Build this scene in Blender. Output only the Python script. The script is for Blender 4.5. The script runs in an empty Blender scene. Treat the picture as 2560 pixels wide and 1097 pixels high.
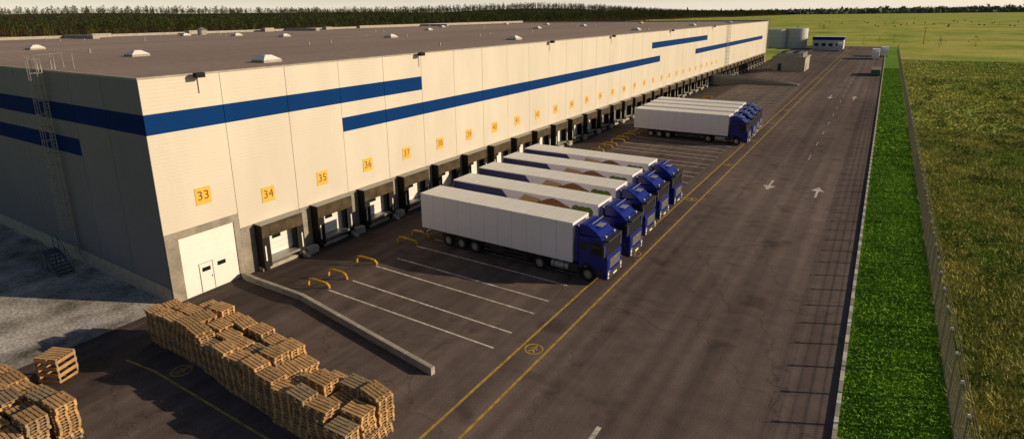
import bpy, math, random
import numpy as np
from mathutils import Matrix, Vector
random.seed(7); rng=np.random.default_rng(7)
SC=bpy.context.scene
COL=SC.collection
rad=math.radians

# ------------------------------------------------------------------ helpers
def link(o,parent=None):
    COL.objects.link(o)
    if parent is not None: o.parent=parent
    return o
def empty(name,loc=(0,0,0)):
    e=bpy.data.objects.new(name,None); e.location=loc; e.empty_display_size=.2
    return link(e)

class MB:
    def __init__(s): s.V=[];s.F=[];s.M=[]
    def face(s,pts,m=0):
        b=len(s.V); s.V.extend([tuple(p) for p in pts]); s.F.append(tuple(range(b,b+len(pts)))); s.M.append(m)
    def box(s,x0,x1,y0,y1,z0,z1,m=0,T=None):
        P=[(x0,y0,z0),(x1,y0,z0),(x1,y1,z0),(x0,y1,z0),(x0,y0,z1),(x1,y0,z1),(x1,y1,z1),(x0,y1,z1)]
        if T is not None: P=[tuple(T@Vector(p)) for p in P]
        b=len(s.V); s.V.extend(P)
        for f in [(3,2,1,0),(4,5,6,7),(0,1,5,4),(1,2,6,5),(2,3,7,6),(3,0,4,7)]:
            s.F.append(tuple(b+i for i in f)); s.M.append(m)
    def prism(s,prof,y0,y1,m=0,axis='y',T=None):
        n=len(prof)
        def pt(a,b,c):
            if axis=='y': p=(a,c,b)
            elif axis=='x': p=(c,a,b)
            else: p=(a,b,c)
            return tuple(T@Vector(p)) if T is not None else p
        b=len(s.V)
        for (a,c) in prof: s.V.append(pt(a,c,y0))
        for (a,c) in prof: s.V.append(pt(a,c,y1))
        s.F.append(tuple(b+i for i in range(n))); s.M.append(m)
        s.F.append(tuple(b+n+i for i in reversed(range(n)))); s.M.append(m)
        for i in range(n):
            j=(i+1)%n; s.F.append((b+i,b+n+i,b+n+j,b+j)); s.M.append(m)
    def cyl(s,c,axis,r,h,n=16,m=0,r2=None,cap=True,T=None):
        r2=r if r2 is None else r2
        b=len(s.V)
        for k,(rr,t) in enumerate([(r,0),(r2,h)]):
            for i in range(n):
                a=2*math.pi*i/n; u=rr*math.cos(a); v=rr*math.sin(a)
                p={'x':(c[0]+t,c[1]+u,c[2]+v),'y':(c[0]+u,c[1]+t,c[2]+v),'z':(c[0]+u,c[1]+v,c[2]+t)}[axis]
                if T is not None: p=tuple(T@Vector(p))
                s.V.append(p)
        for i in range(n):
            j=(i+1)%n; s.F.append((b+i,b+j,b+n+j,b+n+i)); s.M.append(m)
        if cap:
            s.F.append(tuple(b+i for i in reversed(range(n)))); s.M.append(m)
            s.F.append(tuple(b+n+i for i in range(n))); s.M.append(m)
    def tube(s,pts,r,n=8,m=0):
        pts=[Vector(p) for p in pts]; rings=[]
        for i,p in enumerate(pts):
            d=(pts[min(i+1,len(pts)-1)]-pts[max(i-1,0)]).normalized()
            up=Vector((0,0,1)) if abs(d.z)<.9 else Vector((0,1,0))
            a=d.cross(up).normalized(); b=d.cross(a).normalized()
            st=len(s.V)
            for k in range(n):
                t=2*math.pi*k/n; s.V.append(tuple(p+a*(r*math.cos(t))+b*(r*math.sin(t))))
            rings.append(st)
        for i in range(len(rings)-1):
            for k in range(n):
                j=(k+1)%n; s.F.append((rings[i]+k,rings[i]+j,rings[i+1]+j,rings[i+1]+k)); s.M.append(m)
        s.F.append(tuple(rings[0]+k for k in range(n))); s.M.append(m)
        s.F.append(tuple(rings[-1]+k for k in reversed(range(n)))); s.M.append(m)
    def mesh(s,name,mats,fixn=True):
        me=bpy.data.meshes.new(name); me.from_pydata(s.V,[],s.F)
        for m in mats: me.materials.append(m)
        me.polygons.foreach_set('material_index',s.M)
        if fixn:
            import bmesh
            bm=bmesh.new(); bm.from_mesh(me); bmesh.ops.recalc_face_normals(bm,faces=bm.faces); bm.to_mesh(me); bm.free()
        me.update(); return me
    def obj(s,name,mats,parent=None,fixn=True,bevel=0):
        o=bpy.data.objects.new(name,s.mesh(name,mats,fixn)); link(o,parent)
        if bevel:
            b=o.modifiers.new('bevel','BEVEL'); b.width=bevel; b.segments=2; b.limit_method='ANGLE'; b.angle_limit=rad(35)
        return o
def inst(name,me,parent=None,loc=(0,0,0),rot=0):
    o=bpy.data.objects.new(name,me); o.location=loc; o.rotation_euler=(0,0,rot); return link(o,parent)

# ------------------------------------------------------------------ materials
def mat(name,col,rough=.8,spec=.3,var=0.0,vscale=1.0,col2=None,metal=0,bump=0,bscale=8,stretch=(1,1,1),detail=6,world=True,grain=0,gscale=30):
    m=bpy.data.materials.new(name); m.use_nodes=True; nt=m.node_tree; N=nt.nodes; L=nt.links
    b=N['Principled BSDF']; b.inputs['Roughness'].default_value=rough; b.inputs['Metallic'].default_value=metal
    b.inputs['Specular IOR Level'].default_value=spec
    b.inputs['Base Color'].default_value=(*col,1)
    tc=N.new('ShaderNodeNewGeometry') if world else N.new('ShaderNodeTexCoord')
    src=tc.outputs['Position'] if world else tc.outputs['Object']
    out=None
    if var or col2:
        mp=N.new('ShaderNodeMapping'); mp.inputs['Scale'].default_value=stretch; L.new(src,mp.inputs['Vector'])
        n=N.new('ShaderNodeTexNoise'); n.inputs['Scale'].default_value=vscale; n.inputs['Detail'].default_value=detail; n.inputs['Roughness'].default_value=.6
        L.new(mp.outputs[0],n.inputs['Vector'])
        r=N.new('ShaderNodeValToRGB'); r.color_ramp.elements[0].position=.32; r.color_ramp.elements[1].position=.68
        c2=col2 if col2 else tuple(c*(1-var) for c in col)
        r.color_ramp.elements[0].color=(*c2,1); r.color_ramp.elements[1].color=(*col,1)
        L.new(n.outputs['Fac'],r.inputs['Fac']); out=r.outputs['Color']
    if grain:
        n3=N.new('ShaderNodeTexNoise'); n3.inputs['Scale'].default_value=gscale; n3.inputs['Detail'].default_value=3; L.new(src,n3.inputs['Vector'])
        mr=N.new('ShaderNodeMapRange'); mr.inputs['From Min'].default_value=.3; mr.inputs['From Max'].default_value=.7; mr.inputs['To Min'].default_value=1-grain; mr.inputs['To Max'].default_value=1+grain
        L.new(n3.outputs['Fac'],mr.inputs['Value'])
        mx=N.new('ShaderNodeVectorMath'); mx.operation='SCALE'
        if out: L.new(out,mx.inputs[0])
        else: mx.inputs[0].default_value=col
        L.new(mr.outputs[0],mx.inputs['Scale']); out=mx.outputs[0]
    if out: L.new(out,b.inputs['Base Color'])
    if bump:
        n2=N.new('ShaderNodeTexNoise'); n2.inputs['Scale'].default_value=bscale; n2.inputs['Detail'].default_value=5; L.new(src,n2.inputs['Vector'])
        bp=N.new('ShaderNodeBump'); bp.inputs['Strength'].default_value=bump; bp.inputs['Distance'].default_value=.05
        L.new(n2.outputs['Fac'],bp.inputs['Height']); L.new(bp.outputs[0],b.inputs['Normal'])
    return m

def asphalt_mat():
    m=bpy.data.materials.new('asphalt'); m.use_nodes=True; nt=m.node_tree; N=nt.nodes; L=nt.links
    b=N['Principled BSDF']; b.inputs['Roughness'].default_value=.92; b.inputs['Specular IOR Level'].default_value=.1
    g=N.new('ShaderNodeNewGeometry')
    def noise(sc,stretch,det=5):
        mp=N.new('ShaderNodeMapping'); mp.inputs['Scale'].default_value=stretch; L.new(g.outputs['Position'],mp.inputs['Vector'])
        n=N.new('ShaderNodeTexNoise'); n.inputs['Scale'].default_value=sc; n.inputs['Detail'].default_value=det; L.new(mp.outputs[0],n.inputs['Vector']); return n.outputs['Fac']
    def rng_(v,a,b_,c,d):
        r=N.new('ShaderNodeMapRange'); r.inputs['From Min'].default_value=a; r.inputs['From Max'].default_value=b_; r.inputs['To Min'].default_value=c; r.inputs['To Max'].default_value=d; L.new(v,r.inputs['Value']); return r.outputs[0]
    def mul(a,b_):
        x=N.new('ShaderNodeMath'); x.operation='MULTIPLY'; L.new(a,x.inputs[0]); L.new(b_,x.inputs[1]); return x.outputs[0]
    big=rng_(noise(.07,(1,.5,1)),.35,.65,.78,1.22)
    trk=rng_(noise(.9,(1,.015,1),3),.35,.65,.80,1.20)
    med=rng_(noise(.9,(1,1,1)),.3,.7,.86,1.14)
    fin=rng_(noise(14,(1,1,1),3),.3,.7,.78,1.22)
    oil=rng_(noise(.35,(1,1,1),3),.60,.70,1,.66)
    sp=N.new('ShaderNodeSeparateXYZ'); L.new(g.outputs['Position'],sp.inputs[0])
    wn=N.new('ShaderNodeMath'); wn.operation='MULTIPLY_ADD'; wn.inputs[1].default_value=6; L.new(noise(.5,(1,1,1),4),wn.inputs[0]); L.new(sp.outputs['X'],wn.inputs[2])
    dock=rng_(wn.outputs[0],7,13,.62,1)  # darker towards the docks: shade there put into the colour, along with dirt
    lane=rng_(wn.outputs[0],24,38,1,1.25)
    v=N.new('ShaderNodeTexVoronoi'); v.feature='DISTANCE_TO_EDGE'; v.inputs['Scale'].default_value=.11
    nn=N.new('ShaderNodeTexNoise'); nn.inputs['Scale'].default_value=.5; nn.inputs['Detail'].default_value=4; L.new(g.outputs['Position'],nn.inputs['Vector'])
    ad=N.new('ShaderNodeVectorMath'); ad.operation='MULTIPLY_ADD'; ad.inputs[1].default_value=(4,4,0); L.new(nn.outputs['Color'],ad.inputs[0]); L.new(g.outputs['Position'],ad.inputs[2])
    L.new(ad.outputs[0],v.inputs['Vector'])
    crk=rng_(v.outputs['Distance'],.002,.008,.74,1)
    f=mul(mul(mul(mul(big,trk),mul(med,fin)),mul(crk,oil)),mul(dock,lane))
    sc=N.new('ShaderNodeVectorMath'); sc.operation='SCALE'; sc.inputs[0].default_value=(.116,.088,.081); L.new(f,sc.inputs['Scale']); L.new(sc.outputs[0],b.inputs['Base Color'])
    bp=N.new('ShaderNodeBump'); bp.inputs['Strength'].default_value=.25; bp.inputs['Distance'].default_value=.02
    L.new(noise(20,(1,1,1),2),bp.inputs['Height']); L.new(bp.outputs[0],b.inputs['Normal'])
    return m

def terrain_mat():
    m=bpy.data.materials.new('meadow_grass'); m.use_nodes=True; nt=m.node_tree; N=nt.nodes; L=nt.links
    b=N['Principled BSDF']; b.inputs['Roughness'].default_value=.95; b.inputs['Specular IOR Level'].default_value=.1
    g=N.new('ShaderNodeNewGeometry')
    def noise(sc,stretch=(1,1,1),det=6):
        mp=N.new('ShaderNodeMapping'); mp.inputs['Scale'].default_value=stretch; L.new(g.outputs['Position'],mp.inputs['Vector'])
        n=N.new('ShaderNodeTexNoise'); n.inputs['Scale'].default_value=sc; n.inputs['Detail'].default_value=det; n.inputs['Roughness'].default_value=.6; L.new(mp.outputs[0],n.inputs['Vector']); return n.outputs['Fac']
    def ramp(f,els):
        r=N.new('ShaderNodeValToRGB'); e=r.color_ramp.elements
        e[0].position=els[0][0]; e[0].color=(*els[0][1],1); e[1].position=els[-1][0]; e[1].color=(*els[-1][1],1)
        for p,c in els[1:-1]:
            k=e.new(p); k.color=(*c,1)
        L.new(f,r.inputs['Fac']); return r.outputs['Color']
    a=ramp(noise(.035,(1,.45,1)),[(.3,(.17,.28,.04)),(.45,(.32,.38,.06)),(.58,(.46,.44,.13)),(.72,(.24,.35,.055))])
    c=ramp(noise(.9),[(.3,(.6,.62,.55)),(.7,(1.25,1.2,1.15))])
    d=ramp(noise(.006,(1,3.5,1),4),[(.35,(.7,.85,.6)),(.5,(1,1,.9)),(.65,(1.3,1.15,1.0))])
    mx=N.new('ShaderNodeVectorMath'); mx.operation='MULTIPLY'; L.new(a,mx.inputs[0]); L.new(c,mx.inputs[1])
    mx2=N.new('ShaderNodeVectorMath'); mx2.operation='MULTIPLY'; L.new(mx.outputs[0],mx2.inputs[0]); L.new(d,mx2.inputs[1])
    L.new(mx2.outputs[0],b.inputs['Base Color'])
    bp=N.new('ShaderNodeBump'); bp.inputs['Strength'].default_value=.6; bp.inputs['Distance'].default_value=.3
    L.new(noise(1.6),bp.inputs['Height']); L.new(bp.outputs[0],b.inputs['Normal'])
    return m

def cladding_mat(name,col,rough=.45,spec=.35):
    m=mat(name,col,rough=rough,spec=spec,var=.12,vscale=.3,stretch=(1,1,.25))
    nt=m.node_tree; N=nt.nodes; L=nt.links; b=N['Principled BSDF']
    g=N.new('ShaderNodeNewGeometry'); sp=N.new('ShaderNodeSeparateXYZ'); L.new(g.outputs['Position'],sp.inputs[0])
    mu=N.new('ShaderNodeMath'); mu.operation='MULTIPLY'; mu.inputs[1].default_value=2*math.pi/.25; L.new(sp.outputs['Z'],mu.inputs[0])
    si=N.new('ShaderNodeMath'); si.operation='SINE'; L.new(mu.outputs[0],si.inputs[0])
    bp=N.new('ShaderNodeBump'); bp.inputs['Strength'].default_value=.12; bp.inputs['Distance'].default_value=.01
    L.new(si.outputs[0],bp.inputs['Height']); L.new(bp.outputs[0],b.inputs['Normal'])
    return m

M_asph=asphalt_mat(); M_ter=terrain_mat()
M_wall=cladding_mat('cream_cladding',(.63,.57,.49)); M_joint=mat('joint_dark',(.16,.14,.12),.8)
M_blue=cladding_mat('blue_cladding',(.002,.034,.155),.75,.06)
M_sideshade=cladding_mat('shaded_side_cladding',(.17,.18,.22),.6,.2)  # same cladding as the front; its shade is put into this darker, bluish colour
M_sideblueshade=cladding_mat('shaded_side_blue_cladding',(.003,.022,.13),.8,.05)  # blue stripe of the shaded wall, with the shade painted in
M_conc=mat('concrete',(.34,.30,.25),.9,.2,var=.4,vscale=.9,bump=.2,bscale=6,grain=.12,gscale=9)
M_concl=mat('concrete_pale',(.42,.38,.33),.9,.2,var=.3,vscale=1.5,bump=.2,grain=.1)
M_roof=mat('roof_membrane',(.36,.275,.235),.9,.15,col2=(.27,.205,.178),vscale=.05,stretch=(1,.25,1),grain=.12,gscale=1.2)
M_white=mat('white_metal',(.78,.76,.72),.5,.4,var=.06,vscale=.8)
M_black=mat('black_rubber',(.018,.016,.015),.8,.2)
M_tan=mat('shelter_fabric',(.10,.072,.042),.85,.2,var=.6,vscale=1.3)
M_glass=mat('dark_glass',(.012,.014,.018),.08,.6)
M_steel=mat('galvanised_steel',(.34,.33,.31),.45,.5,var=.2,vscale=3,metal=.4)
M_stair=mat('painted_steel_dark',(.06,.08,.12),.6,.3)
M_yel=mat('yellow_paint',(.62,.36,.03),.6,.3,var=.4,vscale=2.5)
M_ymark=mat('yellow_marking',(.60,.39,.07),.85,.2,col2=(.24,.16,.06),vscale=2.2,detail=8)
M_wmark=mat('white_marking',(.80,.74,.66),.85,.2,col2=(.28,.24,.20),vscale=2.4,detail=8)
M_sign=mat('sign_yellow',(.78,.42,.07),.6,.3)
M_signtx=mat('sign_digits',(.10,.06,.03),.7)
M_trw=mat('trailer_white',(.80,.75,.82),.35,.4,var=.04,vscale=.7,world=False)
M_seam=mat('trailer_seam',(.52,.49,.50),.5)
M_trroof=mat('trailer_roof',(.86,.84,.80),.55,.3,col2=(.78,.75,.70),vscale=1.0,world=False)
M_cab=mat('cab_blue',(.007,.016,.20),.25,.5,world=False)
M_navy=mat('graphic_navy',(.015,.02,.12),.45,.4)
M_brown=mat('graphic_brown',(.42,.22,.08),.6,.3,col2=(.08,.03,.01),vscale=7,detail=2,world=False)
M_tangr=mat('graphic_tan',(.52,.34,.16),.6,.3,world=False)
M_green=mat('graphic_green',(.14,.22,.02),.6,.3,col2=(.04,.08,.01),vscale=5,world=False)
M_tyre=mat('tyre',(.022,.020,.019),.85,.2)
M_rim=mat('rim',(.38,.37,.36),.4,.5,metal=.3)
M_chas=mat('chassis',(.03,.028,.027),.7,.3)
M_lamp=mat('headlamp',(.7,.7,.68),.15,.6)
M_orange=mat('marker_lamp',(.7,.22,.03),.4)
M_red=mat('tail_red',(.45,.02,.015),.4)
M_grass=mat('strip_grass',(.18,.34,.03),.9,.1,col2=(.09,.21,.018),vscale=.35,bump=.6,bscale=5,grain=.25,gscale=4)
M_blade=mat('grass_blades',(.24,.42,.035),.85,.15,col2=(.11,.25,.02),vscale=.35)
M_weed=mat('weed_blades',(.56,.49,.17),.9,.1,col2=(.22,.28,.05),vscale=.35,detail=8)
M_weed2=mat('weed_green',(.32,.40,.07),.9,.1,col2=(.13,.21,.03),vscale=.3,detail=8)
M_bush=mat('bush_leaves',(.12,.17,.035),.9,.1,col2=(.05,.085,.018),vscale=.6)
M_pine=mat('pine_foliage',(.058,.068,.022),.95,.05,col2=(.024,.037,.013),vscale=.03)
M_trunk=mat('pine_trunk',(.20,.09,.045),.95,.05)
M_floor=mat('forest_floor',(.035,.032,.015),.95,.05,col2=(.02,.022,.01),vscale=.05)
M_farhaze=mat('hazed_far_forest',(.15,.16,.13),.95,.05,col2=(.11,.125,.10),vscale=.01)  # distance haze painted in as a paler foliage colour
M_gravel=mat('gravel',(.60,.55,.53),.95,.1,col2=(.12,.11,.09),vscale=.30,bump=.7,bscale=5,grain=.35,gscale=5,detail=10)
M_wood=[mat('pallet_wood_a',(.66,.40,.19),.85,.15,var=.4,vscale=2.5),mat('pallet_wood_b',(.50,.31,.15),.85,.15,var=.4,vscale=2.5),mat('pallet_wood_c',(.37,.27,.17),.88,.15,var=.4,vscale=2.5)]
M_kerbw=mat('kerb_white',(.72,.68,.62),.85,.2,var=.35,vscale=2); M_kerbg=mat('kerb_grey',(.40,.36,.32),.9,.2,var=.3,vscale=2)
M_fence=mat('fence_steel',(.26,.23,.16),.6,.4)
M_pale=mat('pale_wall',(.60,.60,.58),.7,.3,var=.08,vscale=.4)
M_plast=mat('bin_green',(.03,.14,.11),.6)
M_hay=mat('hay',(.24,.18,.08),.95,.1,var=.3,vscale=2)
M_polew=mat('pole_wood',(.12,.09,.06),.9)

# ------------------------------------------------------------------ terrain
def lerp(v,xs,ys): return float(np.interp(v,xs,ys))
def pit(x,y): return -0.95*lerp(x,[-200,-150,1,8.5],[0,1,1,0])*lerp(y,[-260,-200,235,260],[0,1,1,0])
FY=[-2500,-600,325,1030,1900,3000,5000,9000]; FX=[-2900,-1500,-780,-480,-460,-400,-250,300]
def hill(x,y):
    d=(lerp(y,FY,FX)-x)*.8
    h=0
    if d>0:
        t=min(d/600,1); h+=21*t*t*(3-2*t)
        t=min(max(d-600,0)/2200,1); h+=34*t
        h+=22*math.exp(-(((x+1050)/450)**2+((y-1900)/600)**2))*min(d/150,1)
        h+=7*math.sin(x*.004+1)*math.sin(y*.003)*min(d/500,1)
    return h
xs=sorted(set([-12000,-9000,-7000,-5500,-4500,-3800]+list(range(-3400,-200,50))+[-200,-150,-80,-45,0,1,8.5,23,38.65,38.8,43,60,90,150,250,400,700,1200,2000,3500,6000,10000]))
ys=sorted(set([-3000,-1500,-900,-500,-260,-200,-60,-14,0,120,235,260,330,400,450]+list(range(500,4200,50))+[4600,5200,6000,7000,9000,12000,15000]))
V=[(x,y,pit(x,y)+hill(x,y)-.04) for y in ys for x in xs]
nx=len(xs); F=[(j*nx+i,j*nx+i+1,(j+1)*nx+i+1,(j+1)*nx+i) for j in range(len(ys)-1) for i in range(nx-1)]
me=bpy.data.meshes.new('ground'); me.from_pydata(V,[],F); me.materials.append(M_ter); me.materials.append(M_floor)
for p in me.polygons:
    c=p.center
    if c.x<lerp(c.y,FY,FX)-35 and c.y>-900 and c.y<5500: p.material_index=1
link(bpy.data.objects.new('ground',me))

def sheet(name,xl,yl,dz,m):
    V=[(x,y,pit(x,y)+dz) for y in yl for x in xl]; n=len(xl)
    F=[(j*n+i,j*n+i+1,(j+1)*n+i+1,(j+1)*n+i) for j in range(len(yl)-1) for i in range(n-1)]
    me=bpy.data.meshes.new(name); me.from_pydata(V,[],F); me.materials.append(m); return link(bpy.data.objects.new(name,me))
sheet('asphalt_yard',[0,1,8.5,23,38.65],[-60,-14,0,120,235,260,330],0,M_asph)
sheet('gravel_ground',[-150,-80,-45,0],[-14,0],-.02,M_gravel)
sheet('grass_verge',[38.8,43],[-60,-14,0,120,235,260,330],0,M_grass)

# kerb
b=MB(); y=-30.0; k=0
while y<300:
    b.box(38.65,38.83,y,y+.96,-.03,.13,0 if k%2==0 else 1); y+=1.0; k+=1
b.obj('kerb',[M_kerbw,M_kerbg])

# ------------------------------------------------------------------ markings
def strip(b,x0,y0,x1,y1,w,m=0,z=.005):
    d=Vector((x1-x0,y1-y0)); L=d.length; d/=L; n=Vector((-d.y,d.x))*(w/2)
    b.face([(x0-n.x,y0-n.y,z),(x1-n.x,y1-n.y,z),(x1+n.x,y1+n.y,z),(x0+n.x,y0+n.y,z)],m)
b=MB()
for x in (23.58,25.03): 
    strip(b,x,-40,x,300,.15)
b.face([(5.3,-5.42,pit(5.3,0)+.006),(8.5,-5.42,.006),(8.5,-5.30,.006),(5.3,-5.30,pit(5.3,0)+.006)])
strip(b,8.5,-5.36,23.5,-5.36,.12)
def ringm(b,cx,cy,r,w,n=28):
    for i in range(n):
        a=2*math.pi*i/n; c=2*math.pi*(i+1)/n
        b.face([(cx+r*math.cos(a),cy+r*math.sin(a),.006),(cx+(r+w)*math.cos(a),cy+(r+w)*math.sin(a),.006),(cx+(r+w)*math.cos(c),cy+(r+w)*math.sin(c),.006),(cx+r*math.cos(c),cy+r*math.sin(c),.006)])
def pict(b,cx,cy):
    ringm(b,cx,cy,.44,.09)
    for i,(a,c,e,f) in enumerate([(0,.22,0,-.05),(0,-.05,.18,-.32),(0,-.05,-.16,-.32),(0,.15,.2,.0),(0,.15,-.2,.05)]):
        strip(b,cx+a,cy+c,cx+e,cy+f,.09,z=.007+.001*i)
    ringm(b,cx,cy+.31,.0,.09,8)
for y in [6.7,21.9,37.3,52.8,68.3,83.8,99.3]: pict(b,24.3,y)
pict(b,9.6,-4.6)
b.obj('yellow_road_marking',[M_ymark],fixn=False)
b=MB()
for j in range(31):
    for q,y in enumerate((5.63+4.42*j,7.47+4.42*j)):
        if y<142: strip(b,8.9+.35*(q),y,22.36,y,.12)
def arrow(b,cx,cy,s,L=3.4):
    strip(b,cx,cy-s*L/2,cx,cy+s*L*.12,.22)
    b.face([(cx-.6,cy+s*L*.1,.006),(cx+.6,cy+s*L*.1,.006),(cx,cy+s*L/2,.006)])
arrow(b,30,46.4,-1,4); arrow(b,34.5,45.9,1,4); arrow(b,29.9,122,-1,6); arrow(b,34.3,122,1,6); arrow(b,29.9,1.2,-1); 
y=60
while y<280: strip(b,32.2,y,32.2,y+3,.07); y+=9
b.obj('white_road_marking',[M_wmark],fixn=False)

# ------------------------------------------------------------------ warehouse
W=empty('distribution_warehouse'); H=14.3; YE=224.0; XB=-110.0
b=MB()
b.box(XB,-.12,.12,YE,-1.2,14.05,0)
b.obj('core_walls',[M_joint],W)
seams=[0.0]+[5.30+5.213*k for k in range(42)]; seams=[s for s in seams if s<YE-1]+[YE]
segs=[(seams[i],seams[i+1]) for i in range(len(seams)-1)]
PZ=2.75
stripes=[(0,26.15,10.66,11.98),(15.73,100.5,8.18,9.40),(92.5,137,11.0,12.2),(128.5,213,8.1,9.3)]
b=MB()
for (a,c) in segs:
    a2,c2=a+.02,c-.02
    cuts=[]
    mid=(a+c)/2
    dx=random.uniform(-.006,.004)
    for (s0,s1,z0,z1) in stripes:
        if s0-1<mid<s1+1 and min(c,s1)-max(a,s0)>1.5: cuts.append((z0,z1))
    cuts.sort(); z=PZ if a>0 else 3.95
    for (z0,z1) in cuts:
        b.box(-.12,dx,a2,c2,z,z0,0); b.box(-.12,dx+0.004,a2,c2,z0,z1,1); z=z1
    b.box(-.12,dx,a2,c2,z,H-.12,0)
b.obj('front_cladding',[M_wall,M_blue],W)
b=MB()
b_edges=[-.13-4.9*k for k in range(23)]+[XB]
for i in range(len(b_edges)-1):
    x1,x0=b_edges[i]-.02,b_edges[i+1]+.02
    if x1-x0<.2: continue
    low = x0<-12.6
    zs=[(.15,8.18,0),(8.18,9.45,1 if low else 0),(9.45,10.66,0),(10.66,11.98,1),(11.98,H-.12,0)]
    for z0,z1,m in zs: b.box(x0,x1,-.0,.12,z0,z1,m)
b.obj('shaded_side_cladding',[M_sideshade,M_sideblueshade],W)
b=MB()
b.box(XB,-.12,-.06,.11,-1.3,.15,0)
b.obj('side_plinth',[M_concl],W)
b=MB()
for (a,c) in segs:
    if a==0: continue
    b.box(-.119,.04,a+.015,c-.015,-1.3,PZ-.01,0)
    b.box(.042,.075,a+.03,c-.03,PZ-.1,PZ-.02,0)
b.box(-.119,.05,0.0,.86,-1.3,3.94,0); b.box(-.119,.05,4.85,5.3,-1.3,3.94,0); b.box(-.119,.05,.86,4.85,3.42,3.94,0)
b.obj('front_plinth',[M_conc],W)
b=MB()
b.box(-.119,-.02,.86,4.85,-1.0,3.42,0)
for k in range(1,9): b.box(-.02,-.012,.88,4.83,-1+.49*k,-1+.49*k+.02,0)
b.box(-.02,.012,2.0,2.9,-.93,1.15,0); b.box(.012,.018,2.93,2.96,-.93,1.2,1); b.box(.0,.015,1.96,1.99,-.93,1.2,1); b.box(.0,.015,1.96,2.96,1.17,1.2,1)
b.box(.012,.022,2.15,2.75,.55,.85,2); b.box(-.012,.012,3.3,3.9,.62,.92,2); b.box(.012,.05,2.78,2.82,.0,.12,2)
b.obj('sectional_door',[M_white,M_steel,M_glass],W)
b=MB(); b.box(XB,-.1,.1,YE,14.05,14.2,0); b.obj('roof',[M_roof],W)
b=MB()
b.box(-.25,.03,-.03,YE+.03,H-.12,H,0); b.box(XB,-.25,-.03,.25,H-.12,H,0)
b.box(XB,XB+.4,.25,YE,14.2,14.75,1); b.box(XB,-.25,YE-.4,YE+.02,14.2,14.7,1)
b.box(XB+.5,XB+1.5,120,223,14.2,15.0,1)
for yy in (37,92,150): b.box(XB+.5,XB+14,yy,yy+1.2,14.2,14.9,1)
for k in range(5): b.box(XB+2,XB+4,20+21*k,22+21*k+random.uniform(0,3),14.2,14.8+random.uniform(0,.4),1)
b.obj('roof_edge',[M_concl,M_concl],W)
b=MB()
for (cx,cy) in [(-5.2,12.7),(-25.6,12.1),(-55.2,13.6),(-85,13),(-34.7,58),(-8.1,56.3),(-39.7,117.8),(-40,146.2),(-7.6,105.1),(-61.4,56.1),(-78.6,57),(-93.4,54.1),(-83.4,131.8),(-62,100),(-8,150),(-8,195),(-38,190),(-66,170),(-90,180)]:
    r=.85
    b.box(cx-r,cx+r,cy-r,cy+r,14.2,14.42,0)
    v=[(cx-r,cy-r,14.42),(cx+r,cy-r,14.42),(cx+r,cy+r,14.42),(cx-r,cy+r,14.42),(cx-.3,cy-.3,14.8),(cx+.3,cy-.3,14.8),(cx+.3,cy+.3,14.8),(cx-.3,cy+.3,14.8)]
    s=len(b.V); b.V.extend(v)
    for f in [(0,1,5,4),(1,2,6,5),(2,3,7,6),(3,0,4,7),(4,5,6,7)]: b.F.append(tuple(s+i for i in f)); b.M.append(1)
b.obj('skylights',[M_concl,M_white],W)
b=MB()
for i in range(40):
    cx=random.uniform(-105,-4); cy=random.uniform(8,215)
    b.cyl((cx,cy,14.2),'z',.12,random.uniform(.3,.7),8,0)
b.cyl((-97,60,14.2),'z',.9,1.2,12,0); b.cyl((-97,60,15.4),'z',1.2,.5,12,0,r2=.2)
b.obj('roof_vents',[M_steel],W)
# loading docks
b=MB()
hw=1.85
b.box(.05,.85,-hw,hw,2.05,2.75,0); b.box(.851,.90,-hw+.03,hw-.03,1.75,2.72,1)
b.box(.05,.9,-hw-.03,hw+.03,2.751,2.80,2)
for s in (-1,1):
    a,c=(s*hw,s*(hw-.62)); a,c=min(a,c),max(a,c)
    b.box(.05,.84,min(s*hw,s*(hw-.1)),max(s*hw,s*(hw-.1)),-.65,2.05,0)
    b.box(.842,.88,a,c,-.65,1.74,0)
    m_=s*(hw-.2); b.box(.882,.89,m_-.05,m_+.05,-.1,1.1,4)
b.box(.041,.09,-1.25,1.25,-.1,2.05,3)
for k in range(1,5): b.box(.09,.095,-1.24,1.24,-.1+.43*k,-.085+.43*k,2)
b.box(.09,.11,-.5,.25,1.15,1.45,5)
b.box(.041,.95,-1.3,1.3,-.30,-.12,2); b.box(.041,.62,-1.9,1.9,-1.2,-.66,6); b.box(.62,.80,-1.75,-1.4,-.9,-.3,0); b.box(.62,.80,1.4,1.75,-.9,-.3,0)
b.prism([(.62,-.95),(1.6,-.95),(.62,-.3)],1.5,1.85,2,axis='y')
b.box(.64,1.15,1.9,2.9,-.95,-.35,6)
dock=b.mesh('loading_dock',[M_black,M_tan,M_steel,M_white,M_white,M_glass,M_concl])
for k in range(41):
    y=8.25+5.15*k
    if y<221: inst('loading_dock',dock,W,(0,y,0))
# number signs
def textmesh(s,size):
    cu=bpy.data.curves.new('txt','FONT'); cu.body=s; cu.size=size; cu.align_x='CENTER'; cu.align_y='CENTER'; cu.resolution_u=3
    o=bpy.data.objects.new('txt',cu); COL.objects.link(o); bpy.context.view_layer.update()
    me=bpy.data.meshes.new_from_object(o.evaluated_get(bpy.context.evaluated_depsgraph_get())); bpy.data.objects.remove(o); return me
R=Matrix(((0,0,1,0),(1,0,0,0),(0,1,0,0),(0,0,0,1)))
for k in range(0,29):
    y=2.98 if k==0 else 7.93+5.15*(k-1); z=5.95 if k==0 else 4.72
    e=empty('dock_number_sign',(0.0,y,z)); 
    b=MB(); b.box(.006,.03,-.55,.55,-.6,.6,0); b.obj('panel',[M_sign],e)
    tm=textmesh(str(33+k),.9); tm.materials.clear(); tm.materials.append(M_signtx)
    t=bpy.data.objects.new('digits',tm); link(t,e); t.matrix_local=Matrix.Translation((.034,0,0))@R
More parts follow.
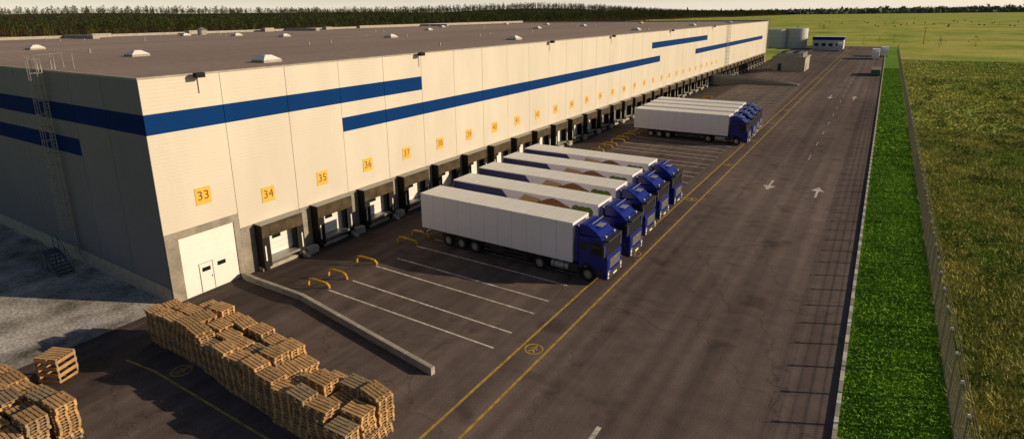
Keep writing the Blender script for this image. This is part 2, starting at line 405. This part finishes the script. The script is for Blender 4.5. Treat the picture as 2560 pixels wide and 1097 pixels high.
# floodlights
for y in (3.6,25.7,52.3,73.5,105,140):
    e=empty('floodlight',(0,y,14.15)); b=MB(); b.box(.0,.5,-.04,.04,-.05,.03,0); b.box(.35,.75,-.3,.3,-.12,.2,0); b.box(.751,.76,-.25,.25,-.08,.15,1); b.cyl((.05,.12,-1.2),'z',.02,1.2,6,0); b.obj('lamp_head',[M_black,M_glass],e)
# ladders
def ladder(name,loc,rot,z0,z1,cage=True):
    e=empty(name,loc); e.rotation_euler=(0,0,rot); b=MB()
    for s in (-.3,.3): b.tube([(.25,s,z0),(.25,s,z1),(.25,s,z1+1.1),(-.6,s,z1+1.1),(-.6,s,z1)],.035,6)
    z=z0
    while z<z1: b.tube([(.25,-.3,z),(.25,.3,z)],.02,5); z+=.3
    if cage:
        z=z0+2.3
        while z<z1+1.2:
            b.tube([(.25,-.35,z),(.6,-.42,z),(.95,-.2,z),(.95,.2,z),(.6,.42,z),(.25,.35,z)],.025,5); z+=1.0
        for p in [(.6,-.42),(.95,-.2),(.95,.2),(.6,.42)]: b.tube([(p[0],p[1],z0+2.3),(p[0],p[1],z1+1.1)],.02,5)
    z=z0
    while z<z1: 
        b.tube([(0,-.3,z),(.25,-.3,z)],.02,5); b.tube([(0,.3,z),(.25,.3,z)],.02,5); z+=2.5
    b.tube([(-.6,-.3,z1+1.1),(-1.6,-.9,z1+1.1),(-1.6,-.9,z1)],.03,5); b.tube([(-.6,.3,z1+1.1),(-1.6,.9,z1+1.1),(-1.6,.9,z1)],.03,5)
    b.tube([(-.6,.3,z1+.55),(-1.6,.9,z1+.55)],.025,5)
    b.obj('ladder_frame',[M_steel],e)
ladder('roof_ladder',(-13.6,0,0),-math.pi/2,-.2,14.3)
ladder('roof_ladder',(0,157,0),0,-.5,14.3)
ladder('roof_ladder',(0,222,0),0,-.5,14.3)
e=empty('metal_stair',(-13.9,-2.3,-.97)); b=MB()
for k in range(7): b.box(.3*k,.3*k+.28,0,1,.2*(7-k)-.03,.2*(7-k),0)
for s in (0,1): 
    b.prism([(-1,1.3),(0,1.3),(2.1,.0),(2.1,.18),(0,1.5),(-1,1.5)],s-.03,s+.03,0)
    b.tube([(-1,s,2.5),(0,s,2.5),(2.1,s,1.1)],.025,5); b.tube([(-1,s,2),(0,s,2),(2.1,s,.6)],.02,5)
    for x,z in [(-1,1.4),(0,1.4),(1,.8),(2.05,.1)]: b.tube([(x,s,z),(x,s,z+1.05)],.025,5)
b.box(-1,0,0,1,1.38,1.42,0)
for x in (-.95,-.05): 
    for s in (.05,.95): b.tube([(x,s,0),(x,s,1.4)],.04,5)
b.obj('stair_frame',[M_stair],e)

# low barrier wall
e=empty('barrier_wall'); b=MB()
p0=Vector((.3,4.95)); p1=Vector((21.2,2.0)); d=(p1-p0); L=d.length; d/=L; n=Vector((-d.y,d.x))*.14
def bw(t0,t1):
    pts=[]
    for t in (t0,t1):
        q=p0+d*t
        for s in (-1,1):
            z=pit(q.x,0); pts.append((q.x+s*n.x,q.y+s*n.y,z))
    hgt=.42
    s0=len(b.V)
    b.V.extend([(p[0],p[1],p[2]-.1) for p in pts]); b.V.extend([(p[0],p[1],p[2]+hgt) for p in pts])
    for f in [(0,1,3,2),(4,6,7,5),(0,2,6,4),(1,5,7,3),(0,4,5,1),(2,3,7,6)]: b.F.append(tuple(s0+i for i in f)); b.M.append(0)
t=0
while t<L-.5: bw(t,min(t+2.08,L)); t+=2.1
b.obj('concrete_kerb_blocks',[M_concl],e,bevel=.03)

# ------------------------------------------------------------------ wheel guides
b=MB()
b.tube([(-2.0,0,-.3),(-1.95,0,.12),(-1.8,0,.30),(-1.5,0,.36),(-.5,.0,.36),(-.2,.06,.30),(-.03,.1,.14),(0,.1,-.1)],.09,8)
gm=b.mesh('wheel_guide',[M_yel])
for j in range(0,24):
    for q in (0,1):
        y=(5.75 if q==0 else 7.5)+4.42*j
        if (q==1 and j==1) : continue
        o=inst('wheel_guide',gm,None,(8.75,y,-.0),random.uniform(-.05,.05))
        if q==1: o.scale=(1,-1,1)

# ------------------------------------------------------------------ trucks
def wheel(b,x,y,side,r=.5,w=.3,mt=0,mr=1):
    y0=y; n=20
    prof=[(r*.6,0),(r*.93,0),(r,.05),(r,w-.05),(r*.93,w),(r*.6,w)]
    base=len(b.V)
    for (rr,t) in prof:
        yy=y0+(t if side<0 else -t)
        for i in range(n):
            a=2*math.pi*i/n; b.V.append((x+rr*math.cos(a),yy,r+rr*math.sin(a)))
    for k in range(len(prof)-1):
        for i in range(n):
            j=(i+1)%n; b.F.append((base+k*n+i,base+k*n+j,base+(k+1)*n+j,base+(k+1)*n+i)); b.M.append(mt)
    s=1 if side<0 else -1
    b.cyl((x,y0+s*.04,r),'y',r*.61,s*.05,16,mr); b.cyl((x,y0-s*.01,r),'y',r*.22,s*.06,10,mr)
    for i in range(8):
        a=i*math.pi/4; b.cyl((x+r*.42*math.cos(a),y0+s*.037,r+r*.42*math.sin(a)),'y',.045,s*.003,6,mt)
def trailer_mesh(graphic):
    b=MB()
    b.box(0,13.6,0,2.5,1.15,3.96,0)
    b.box(-.02,13.62,-.015,2.515,3.96,4.02,1)
    b.box(-.01,13.61,-.012,2.512,1.08,1.15,4)
    for k in range(1,11):
        x=13.6*k/11
        if not graphic: b.box(x-.011,x+.011,-.004,-.0,1.16,3.95,13)
        b.box(x-.018,x+.018,0,2.5,4.02,4.03,13)
    b.box(13.6,13.9,.35,2.15,2.6,3.7,0); b.box(13.9,13.93,.5,2.0,2.7,3.6,4)
    b.box(-.03,0,1.235,1.265,1.2,3.9,4)
    for y in (.5,.9,1.6,2.0): b.box(-.05,-.0,y-.02,y+.02,1.2,3.9,4)
    for y in (.8,1.7): b.box(.5,12.9,y-.08,y+.08,.85,1.1,4)
    for x in (2.6,3.9,5.2):
        wheel(b,x,.05,-1,mt=5,mr=6); wheel(b,x,2.45,1,mt=5,mr=6); b.cyl((x,.2,.5),'y',.08,2.1,8,4)
        b.prism([(x-.6,.75),(x-.45,1.0),(x+.45,1.0),(x+.6,.75),(x+.6,.80),(x+.48,1.05),(x-.48,1.05),(x-.6,.80)],.05,.4,4)
    for y in (.35,2.0): b.box(9.0,9.15,y,y+.15,.25,1.1,4); b.box(8.95,9.25,y-.05,y+.2,.2,.26,4)
    for z in (.5,.8): b.box(6.1,9.9,.06,.09,z,z+.12,4); b.box(6.1,9.9,2.41,2.44,z,z+.12,4)
    for x in (6.2,8,9.8): b.box(x,x+.06,.1,.14,.45,1.1,4); b.box(x,x+.06,2.36,2.4,.45,1.1,4)
    b.box(6.6,7.9,.12,.7,.55,1.05,4)
    b.box(-.03,.1,.1,2.4,.5,.62,3); b.box(-.05,-.03,.15,.5,.64,.8,8); b.box(-.05,-.03,2.0,2.35,.64,.8,8)
    for k in range(8): b.box(.8+1.7*k,.9+1.7*k,-.02,-.012,1.1,1.14,7)
    if graphic:
        z0,z1=1.17,3.94
        b.face([(.02,-.010,z1),(.02,-.010,z0),(7.6,-.010,z0),(5.0,-.010,z1)],9)
        b.face([(6.6,-.011,3.3),(7.2,-.011,3.85),(8.6,-.011,3.7),(9.0,-.011,3.1),(8.9,-.011,2.2),(7.8,-.011,1.7),(6.9,-.011,2.0)],11)
        pts=[]
        for i in range(20):
            a=2*math.pi*i/20; r=1+.08*math.sin(5*a); pts.append((9.8+1.6*r*math.cos(a),-.013,3.0+.85*r*math.sin(a)))
        b.face(pts,10)
        for (cx,cz,rr) in [(11.8,3.3,.42),(12.3,3.2,.5),(12.8,3.3,.4),(11.9,2.5,.55),(12.6,2.4,.5)]:
            b.face([(cx+rr*math.cos(2*math.pi*i/14),-.015-.0005*cx,cz+rr*math.sin(2*math.pi*i/14)) for i in range(14)],12)
    return b.mesh('trailer_graphic' if graphic else 'trailer_plain',[M_trw,M_trroof,M_steel,M_steel,M_chas,M_tyre,M_rim,M_orange,M_red,M_navy,M_brown,M_tangr,M_green,M_seam])
TR_P=trailer_mesh(False); TR_G=trailer_mesh(True)
def cab_meshes():
    b=MB()
    cx=14.75; arch=[(cx+.62*math.cos(a),.62+.62*math.sin(a)) for a in [math.pi*i/8 for i in range(9)]]
    prof=[(14.02,3.2),(15.72,3.28),(15.9,3.12),(16.16,2.05),(16.2,1.85),(16.2,.42),(15.95,.36),(15.5,.42)]+[(x,max(z,.45)) for x,z in arch]+[(14.02,.9)]
    b.prism(prof,.02,2.48,0)
    shell=b.mesh('cab_shell',[M_cab])
    b=MB()
    prof=[(14.0,3.22),(14.0,3.98),(14.35,4.0),(14.8,3.86),(15.3,3.55),(15.65,3.25)]
    b.prism(prof,.2,2.3,0)
    for y in (.04,2.36): b.prism([(13.75,1.25),(13.75,3.9),(14.02,3.9),(14.02,1.25)],y,y+.1,0)
    dfl=b.mesh('roof_deflector',[M_cab])
    b=MB()
    def fp(t,o): 
        x=15.9+(16.16-15.9)*t+o; z=3.12+(2.05-3.12)*t+o*.24; return x,z
    a=fp(.08,.012); c=fp(.97,.012)
    b.face([(a[0],.16,a[1]),(c[0],.14,c[1]),(c[0],2.36,c[1]),(a[0],2.34,a[1])],1)
    b.box(15.88,16.22,.1,2.4,3.08,3.2,2)
    b.box(16.201,16.215,.35,2.15,1.15,1.9,2)
    for k in range(4): b.box(16.215,16.24,.4,2.1,1.22+.17*k,1.26+.17*k,5)
    b.box(16.24,16.25,1.05,1.45,1.72,1.8,5)
    b.box(16.201,16.25,.3,2.2,.45,.95,2); b.box(16.25,16.262,.95,1.55,.55,.68,6)
    for y in (.08,2.06): b.box(16.202,16.24,y,y+.36,.72,1.0,3); b.box(16.2,16.23,y,y+.36,.5,.62,3)
    for y in (.1,2.1): b.box(16.1,16.24,y,y+.3,.95,1.05,5)
    for (y0,y1) in ((.004,.02),(2.48,2.496)):
        yg=0.012 if y0<1 else 2.488
        b.face([(14.95,yg,2.95),(14.95,yg,2.12),(15.98,yg,2.02),(15.78,yg,2.95)],1)
        b.box(14.86,14.88,y0+.006,y1+.004 if y0>1 else y1,1.3,3.05,2); b.box(14.95,15.15,y0,y1,1.85,1.9,2)
        b.box(14.1,14.16,y0+.006,y1,1.3,3.0,2)
        b.box(14.25,14.7,y0+.004,y1,2.3,2.8,1)
        for z in (.5,.85): b.box(15.45,15.95,y0-.01 if y0<1 else y0,y1 if y0<1 else y1+.01,z,z+.2,2)
    for y,s in ((-.02,-1),(2.52,1)):
        b.box(15.85,16.05,min(y,y+s*.25),max(y,y+s*.25),2.1,2.9,2); b.tube([(15.9,y-s*.1,3.0),(15.95,y+s*.12,3.0),(15.95,y+s*.12,2.0),(15.9,y-s*.1,2.0)],.02,5,2)
    for y in (-.02,2.46):
        n=10
        for i in range(n):
            a0=math.pi*i/n; a1=math.pi*(i+1)/n
            r0,r1=.6,.68
            b.prism([(14.75+r0*math.cos(a0),.55+r0*math.sin(a0)),(14.75+r1*math.cos(a0),.55+r1*math.sin(a0)),(14.75+r1*math.cos(a1),.55+r1*math.sin(a1)),(14.75+r0*math.cos(a1),.55+r0*math.sin(a1))],y,y+.06,2)
    for y in (.55,1.95): b.cyl((15.75,y,3.3),'x',.08,.12,8,3)
    b.box(14.9,15.35,.85,1.65,3.79,3.82,5)
    b.tube([(14.6,.4,3.95),(14.9,.35,4.1),(14.9,2.15,4.1),(14.6,2.1,3.95)],.02,5,5)
    for y in (.75,1.65): b.box(10.0,15.9,y,y+.1,.75,1.0,2)
    b.box(10.2,11.8,.7,1.8,1.0,1.08,2)
    for s,y in ((-1,.04),(1,2.46)):
        wheel(b,14.75,y,s,mt=4,mr=5); wheel(b,10.95,y,s,w=.55,mt=4,mr=5)
        yy=y if s<0 else y-.5
        b.prism([(10.2,.72),(10.4,1.02),(10.75,1.12),(11.15,1.12),(11.5,1.02),(11.7,.72),(11.74,.76),(11.52,1.07),(11.16,1.17),(10.74,1.17),(10.38,1.07),(10.16,.76)],yy,yy+.5,2)
        ty=y+.3 if s<0 else y-.3
        b.cyl((11.9,ty,.68),'x',.30,1.35,16,5)
        for x in (12.1,12.9): b.cyl((x,ty,.68),'x',.31,.06,16,2)
        b.box(13.3,14.0,min(y,y-s*.5),max(y,y-s*.5),.45,1.1,2)
    b.cyl((13.95,.5,1.0),'z',.09,2.4,8,5)
    b.cyl((10.95,.3,.5),'y',.1,1.9,8,2); b.cyl((14.75,.3,.5),'y',.08,1.9,8,2)
    det=b.mesh('cab_details',[M_cab,M_glass,M_chas,M_lamp,M_tyre,M_rim,M_white])
    return shell,dfl,det
SH,DF,DT=cab_meshes()
def truck(x,y,graphic,rot=0,yaw=0,name='semi_truck'):
    e=empty(name,(x,y,0)); e.rotation_euler=(0,0,rot+rad(yaw))
    inst('trailer',TR_G if graphic else TR_P,e)
    o=inst('cab_shell',SH,e); m=o.modifiers.new('bevel','BEVEL'); m.width=.07; m.segments=3; m.limit_method='ANGLE'; m.angle_limit=rad(40)
    o=inst('roof_deflector',DF,e); m=o.modifiers.new('bevel','BEVEL'); m.width=.06; m.segments=2; m.limit_method='ANGLE'; m.angle_limit=rad(35)
    inst('cab_details',DT,e)
    return e
truck(8.5,15.7,False); truck(8.4,20.1,True); truck(7.9,24.6,True,yaw=.2); truck(7.6,29.1,True); truck(7.5,33.5,True)
truck(8.0,64.3,False); truck(7.9,68.3,False); truck(7.7,72.0,False); truck(7.5,75.7,False)

# ------------------------------------------------------------------ pallets
def pallet(b,T,wm):
    for k in range(3):
        yy=-.4+.35*k; b.box(-.6,.6,yy,yy+.1,0,.022,wm,T)
        for xx in (-.6,-.07,.46): b.box(xx,xx+.14,yy,yy+.1,.022,.10,wm,T)
    for xx in (-.6,-.07,.46): b.box(xx,xx+.14,-.4,.4,.10,.122,wm,T)
    for k in range(5):
        w=.12; yy=-.4+k*(.8-w)/4; b.box(-.6,.6,yy,yy+w,.122,.144,wm,T)
def stack(x,y,z,n,rot,name='pallet_stack'):
    b=MB(); dx=dy=0
    for i in range(n):
        dx+=random.uniform(-.03,.03); dy+=random.uniform(-.03,.03)
        if random.random()<.15: dx,dy=random.uniform(-.1,.1),random.uniform(-.1,.1)
        T=Matrix.Translation((dx,dy,i*.147))@Matrix.Rotation(rad(random.gauss(0,2.4)),4,'Z')
        pallet(b,T,random.choices([0,1,2],[.5,.33,.17])[0])
    o=b.obj(name,M_wood,fixn=False); o.location=(x,y,z); o.rotation_euler=(0,0,rot)
x=4.9; i=0
while x<21.7:
    yf=-3.2-(x-4.9)/17*1.15
    for r in range(2 if x<7.2 else 3):
        y=yf+r*.95+random.uniform(-.07,.07)
        n=int(random.uniform(11,15))
        if i<2: n=14-r
        if r==2 and random.random()<.3: n-=4
        stack(x+random.uniform(-.06,.06),y,pit(x,0),n,random.gauss(0,.05)-.05)
    x+=1.29; i+=1
for r in range(4):
    for c in range(7):
        x=2.2+c*1.33; y=-10.0-r*.95
        stack(x+random.uniform(-.08,.08),y+random.uniform(-.06,.06),pit(x,0),int(random.uniform(9,14)),random.gauss(0,.05))
b=MB()
for z in (0,.35,.7,1.05):
    b.box(-.6,.6,-.52,-.5,z+.02,z+.2,0); b.box(-.6,.6,.5,.52,z+.02,z+.2,0); b.box(-.62,-.6,-.5,.5,z+.02,z+.2,1); b.box(.6,.62,-.5,.5,z+.02,z+.2,1)
for sx in (-.6,.52):
    for sy in (-.5,.42): b.box(sx,sx+.08,sy,sy+.08,0,1.3,2)
for k in range(6): b.box(-.6,.6,-.5+.17*k,-.37+.17*k,1.3,1.32,0)
for y in (-.5,0,.4): b.box(-.6,.6,y,y+.1,0,.1,1)
o=b.obj('wooden_crate',M_wood); o.location=(3.6,-7.9,pit(3.6,0)); o.rotation_euler=(0,0,.4); o.scale=(1.1,1.1,1.1)

# ------------------------------------------------------------------ fence
e=empty('wire_mesh_fence'); b=MB(); y=-12.0
while y<300:
    b.box(43.0,43.09,y,y+.09,-.1,2.45,0); b.box(42.98,43.11,y-.02,y+.11,2.45,2.56,1)
    b.tube([(43.03,y+.03,2.45),(43.2,y+.03,2.75)],.025,4)
    y+=2.5
b.obj('posts',[M_fence,M_white],e)
b=MB()
for z in np.arange(.1,2.4,.2): b.box(43.02,43.035,-12,300,float(z),float(z)+.014,0)
for z,x in ((2.52,43.1),(2.62,43.15),(2.72,43.2)): b.box(x-.006,x+.006,-12,300,z,z+.012,0)
y=-12.0
while y<110:
    b.box(43.022,43.034,y,y+.012,.05,2.4,0); y+=.2 if y<60 else .4
b.obj('mesh_wires',[M_fence],e)

# ------------------------------------------------------------------ vegetation (numpy)
def tri_mesh(name,P,mats,idx=None):
    n=len(P); me=bpy.data.meshes.new(name); me.vertices.add(n*3); me.vertices.foreach_set('co',P.reshape(-1).astype(np.float32))
    me.loops.add(n*3); me.loops.foreach_set('vertex_index',np.arange(n*3,dtype=np.int32))
    me.polygons.add(n); me.polygons.foreach_set('loop_start',np.arange(0,n*3,3,dtype=np.int32)); me.polygons.foreach_set('loop_total',np.full(n,3,dtype=np.int32))
    for m in mats: me.materials.append(m)
    if idx is not None: me.polygons.foreach_set('material_index',idx.astype(np.int32))
    me.update(calc_edges=True); return link(bpy.data.objects.new(name,me))
def blades(n,x0,x1,y0,y1,h0,h1,w,bias=1.0,z=0,patch=0):
    x=rng.uniform(x0,x1,n); y=y0+(y1-y0)*rng.uniform(0,1,n)**bias
    if patch:
        f=.5+.25*np.sin(x*.55+1.7*np.sin(y*.13))+.25*np.sin(y*.31+1.3*np.sin(x*.4)); f=np.clip(f+np.where(x<46,.35,0),0,1); k=rng.uniform(0,1,n)<(f if patch>0 else 1-f)*1.1
        x=x[k]; y=y[k]; n=len(x)
    a=rng.uniform(0,math.pi,n); h=rng.uniform(h0,h1,n); ww=w*rng.uniform(.6,1.4,n)
    lx=rng.normal(0,.5,n)*h; ly=rng.normal(0,.5,n)*h
    P=np.zeros((n,3,3)); P[:,0]=np.c_[x-np.cos(a)*ww,y-np.sin(a)*ww,np.full(n,z)]; P[:,1]=np.c_[x+np.cos(a)*ww,y+np.sin(a)*ww,np.full(n,z)]; P[:,2]=np.c_[x+lx,y+ly,h+z]
    return P
tri_mesh('verge_grass',np.concatenate([blades(60000,38.86,42.95,-12,70,.04,.13,.05,1.4),blades(15000,38.86,42.95,60,200,.08,.16,.12)]),[M_blade])
tri_mesh('meadow_weeds',np.concatenate([blades(200000,43.1,60,-5,90,.10,.42,.05,1.4,patch=1),blades(60000,43.3,100,80,240,.15,.4,.14,1.2,patch=1)]),[M_weed])
tri_mesh('meadow_tall_grass',np.concatenate([blades(150000,43.1,60,-5,90,.08,.30,.05,1.4,patch=-1),blades(40000,43.3,100,80,240,.12,.35,.14,1.2,patch=-1)]),[M_weed2])
def clumps(cent,size,nper,leaf):
    n=len(cent)*nper; c=np.repeat(cent,nper,axis=0); s=np.repeat(size,nper,axis=0)
    u=rng.normal(0,1,(n,3)); u/=np.linalg.norm(u,axis=1)[:,None]; r=rng.uniform(.45,1,n)[:,None]**.5
    p=c+u*r*s; L=(np.repeat(leaf,nper))[:,None,None]
    return p[:,None,:]+rng.normal(0,1,(n,3,3))*L
nb=1000; cx=rng.uniform(44,80,nb); cy=rng.uniform(2,170,nb); sz=rng.uniform(.2,.8,nb)
tri_mesh('meadow_bushes',clumps(np.c_[cx,cy,sz*.45],np.c_[sz,sz*1.4,sz*.6],80,sz*.11),[M_bush])

def trees(pts,hh,kind):
    n=len(pts); T=[];I=[]
    base=np.array([[p[0],p[1],hill(p[0],p[1])+pit(p[0],p[1])-.3] for p in pts])
    r=hh*.018
    for k in range(3):
        a0=2*math.pi*k/3; a1=2*math.pi*(k+1)/3
        A=base+np.c_[r*math.cos(a0),r*math.sin(a0),np.zeros(n)]; B=base+np.c_[r*math.cos(a1),r*math.sin(a1),np.zeros(n)]; C=base+np.c_[np.zeros(n),np.zeros(n),hh*.9]
        T.append(np.stack([A,B,C],1)); I.append(np.zeros(n))
    lo,hi=(.42,1.0) if kind=='pine' else (.12,1.0)
    nc=7
    for k in range(nc):
        f=lo+(hi-lo)*(k+.5)/nc
        rr=hh*(.16 if kind=='pine' else .30)*(math.sin(math.pi*min(1,(f-lo)/(hi-lo)*.8+.18)))
        off=np.c_[rng.normal(0,1,n)*rr*.45,rng.normal(0,1,n)*rr*.45,hh*f-hh*.03]
        t=clumps(base+off,np.c_[rr,rr,hh*.06 if kind=='pine' else hh*.12],9,hh*.032)
        T.append(t); I.append(np.ones(len(t)))
    return np.concatenate(T),np.concatenate(I)
pts=[]
def fline(y): return lerp(y,FY,FX)
while len(pts)<10500:
    y=rng.uniform(-200,3200); d=abs(rng.exponential(110)) if rng.random()<.5 else rng.uniform(0,1500)
    x=fline(y)-d-rng.uniform(0,12)+22*math.sin(y*.02)+14*math.sin(y*.053)
    pts.append((x,y))
hh=rng.uniform(13,24,len(pts)); T,I=trees(pts,hh,'pine'); tri_mesh('pine_forest',T,[M_trunk,M_pine],I)
pts=[(fline(y)+rng.uniform(-5,150),y) for y in rng.uniform(150,1000,170)]
T,I=trees(pts,rng.uniform(6,13,len(pts)),'leaf'); tri_mesh('forest_edge_trees',T,[M_trunk,M_bush],I)
pts=[(x,y) for x,y in [(60,330),(75,345),(140,420),(-35,345),(28,352),(35,360),(12,340),(42,372),(5,352)]]+[(rng.uniform(-300,500),rng.uniform(700,2200)) for _ in range(40)]
T,I=trees(pts,rng.uniform(3,7,len(pts)),'leaf'); tri_mesh('field_bushes',T,[M_trunk,M_bush],I)
n=6000; a=rng.uniform(rad(-35),rad(60),n); D=rng.uniform(3600,4600,n); px=D*np.sin(a); py=D*np.cos(a); s=rng.uniform(14,26,n)
tri_mesh('distant_treeline',clumps(np.c_[px,py,s*.3],np.c_[s*1.6,s*1.6,s*.55],14,s*.4),[M_farhaze])

# ------------------------------------------------------------------ hay bales, poles
hb=MB(); hb.cyl((0,-.6,.75),'y',.75,1.2,14,0); hm=hb.mesh('hay_bale',[M_hay])
for i in range(60):
    x=rng.uniform(-60,330); y=rng.uniform(620,1150)
    o=inst('hay_bale',hm,None,(x,y,0),rng.uniform(0,3))
pb=MB(); pb.cyl((0,0,-.2),'z',.16,9.2,8,0,r2=.11); pb.box(-1,1,-.06,.06,8.3,8.45,0)
for x in (-.9,0,.9): pb.cyl((x,0,8.45),'z',.06,.2,6,0)
pm=pb.mesh('utility_pole',[M_polew])
for i in range(9): inst('utility_pole',pm,None,(55+i*75,360+i*18,0),.2)
for i in range(6): inst('utility_pole',pm,None,(-700+i*90,480+i*110,0),.9)

# ------------------------------------------------------------------ far structures
e=empty('storage_tank',(-4,304,0)); b=MB(); b.cyl((-4.5,0,0),'z',5,9.2,32,0); b.cyl((4.5,2,0),'z',5,9.6,32,0)
for z in (2.3,4.6,6.9): b.cyl((-4.5,0,z),'z',5.03,.08,32,1); b.cyl((4.5,2,z),'z',5.03,.08,32,1)
b.obj('tank_shell',[M_pale,M_steel],e)
e=empty('gatehouse',(8.5,299,0)); b=MB(); b.box(0,13,0,9,0,5.6,0); b.box(-.15,13.15,-.15,9.15,4.3,5.7,1); b.box(-.2,13.2,-.2,9.2,5.7,5.8,0)
for k in range(4): b.box(1+3*k,2.6+3*k,-.03,0,1.4,2.8,2)
b.obj('gatehouse_body',[M_pale,M_blue,M_glass],e)
e=empty('pump_house',(9.6,178,0)); b=MB(); b.box(0,9,0,12,0,4.0,0); b.box(-.25,9.25,-.25,12.25,4.0,4.3,1)
for k in range(4): b.box(.8,8.2,1+2.8*k,3+2.8*k,4.3,5.4,2); b.cyl((2.5,2+2.8*k,5.4),'z',.8,.25,12,3); b.cyl((6,2+2.8*k,5.4),'z',.8,.25,12,3)
b.box(1.5,2.5,-.03,0,.1,2.2,3); b.box(9,9.03,3,4,.1,2.2,3)
b.obj('pump_house_body',[M_concl,M_concl,M_steel,M_chas],e)
e=empty('concrete_ramp',(5.5,139,0)); b=MB(); b.prism([(-5.5,-.9),(16,-.05),(16,.06),(1,1.3),(-5.5,1.3)],0,4.5,0); b.prism([(-5.5,1.3),(1,1.3),(16,.06),(16,.45),(1,2.1),(-5.5,2.1)],0,.12,1)
b.obj('ramp_body',[M_conc,M_steel],e)
def van(x,y,rot,bc):
    e=empty('box_truck',(x,y,0)); e.rotation_euler=(0,0,rot); b=MB()
    b.box(0,6.5,0,2.4,1,3.6,0); b.box(0,8.4,.7,1.7,.6,1,2); b.prism([(6.8,.6),(6.8,2.9),(8.2,2.9),(8.7,2.0),(8.8,.5)],.05,2.35,1); b.face([(8.25,.2,2.8),(8.69,.2,2.0),(8.69,2.2,2.0),(8.25,2.2,2.8)],3)
    for xx in (1.8,7.8): wheel(b,xx,.05,-1,mt=4,mr=5); wheel(b,xx,2.35,1,mt=4,mr=5)
    b.obj('truck_body',[M_trw,bc,M_chas,M_glass,M_tyre,M_rim],e)
van(34.5,246,-math.pi/2,M_white); van(37.2,262,-math.pi/2,M_white); van(20,292,-math.pi/2,M_pale)
for k,(x,y) in enumerate([(35.8,172),(35.8,175.5),(35.9,179)]):
    e=empty('waste_container',(x,y,0)); b=MB(); b.prism([(0,.15),(.2,1.7),(2.3,1.7),(2.5,.15)],0,2.4,0 if k<2 else 1,axis='y'); b.box(.1,2.4,-.05,2.45,1.7,1.85,2); 
    for xx in (.4,2.0): b.cyl((xx,.1,.1),'y',.1,.1,8,3)
    b.obj('container_body',[M_plast,M_red,M_conc,M_black],e)

# ------------------------------------------------------------------ world & sun
el,az=rad(19),rad(26)
w=bpy.data.worlds.new('World'); SC.world=w; w.use_nodes=True; N=w.node_tree.nodes; L=w.node_tree.links; bg=N['Background']
sk=N.new('ShaderNodeTexSky'); sk.sky_type='NISHITA'; sk.sun_disc=False; sk.sun_elevation=el; sk.sun_rotation=math.pi/2-az; sk.air_density=1.0; sk.dust_density=.8
L.new(sk.outputs[0],bg.inputs['Color']); bg.inputs['Strength'].default_value=.05
tc=N.new('ShaderNodeTexCoord'); sp=N.new('ShaderNodeSeparateXYZ'); L.new(tc.outputs['Generated'],sp.inputs[0])
ab=N.new('ShaderNodeMath'); ab.operation='ABSOLUTE'; L.new(sp.outputs['Z'],ab.inputs[0])
mr=N.new('ShaderNodeMapRange'); mr.interpolation_type='SMOOTHSTEP'; mr.inputs['From Min'].default_value=0; mr.inputs['From Max'].default_value=.08; mr.inputs['To Min'].default_value=.66; mr.inputs['To Max'].default_value=0
L.new(ab.outputs[0],mr.inputs['Value'])
bg2=N.new('ShaderNodeBackground'); bg2.inputs['Color'].default_value=(1,.90,.78,1); L.new(mr.outputs[0],bg2.inputs['Strength'])
ad=N.new('ShaderNodeAddShader'); L.new(bg.outputs[0],ad.inputs[0]); L.new(bg2.outputs[0],ad.inputs[1]); L.new(ad.outputs[0],N['World Output'].inputs['Surface'])
sd=bpy.data.lights.new('sun','SUN'); sd.energy=5; sd.angle=rad(.55); sd.color=(1,.815,.56)
so=bpy.data.objects.new('sun',sd); link(so)
S=Vector((math.cos(el)*math.cos(az),math.cos(el)*math.sin(az),math.sin(el)))
so.rotation_euler=S.to_track_quat('Z','Y').to_euler(); so.location=(80,30,60)

# ------------------------------------------------------------------ camera
f,cyp,pitch,yaw,roll=1442.077,398.208,.2446,.5702,.0133
Fv=Vector((-math.sin(yaw)*math.cos(pitch),math.cos(yaw)*math.cos(pitch),-math.sin(pitch)))
Rv=Vector((math.cos(yaw),math.sin(yaw),0)); Dv=Fv.cross(Rv)
R2=Rv*math.cos(roll)+Dv*math.sin(roll); D2=-Rv*math.sin(roll)+Dv*math.cos(roll)
cd=bpy.data.cameras.new('camera'); cd.sensor_width=36; cd.lens=f*36/2560; cd.shift_y=-(548.5-cyp)/2560; cd.clip_start=.5; cd.clip_end=30000
co=bpy.data.objects.new('camera',cd); link(co)
m=Matrix(((R2.x,-D2.x,-Fv.x,38.6254),(R2.y,-D2.y,-Fv.y,-17.6065),(R2.z,-D2.z,-Fv.z,17.7677),(0,0,0,1)))
co.matrix_world=m
SC.camera=co
SC.view_settings.view_transform='Standard'; SC.view_settings.look='None'; SC.view_settings.exposure=0
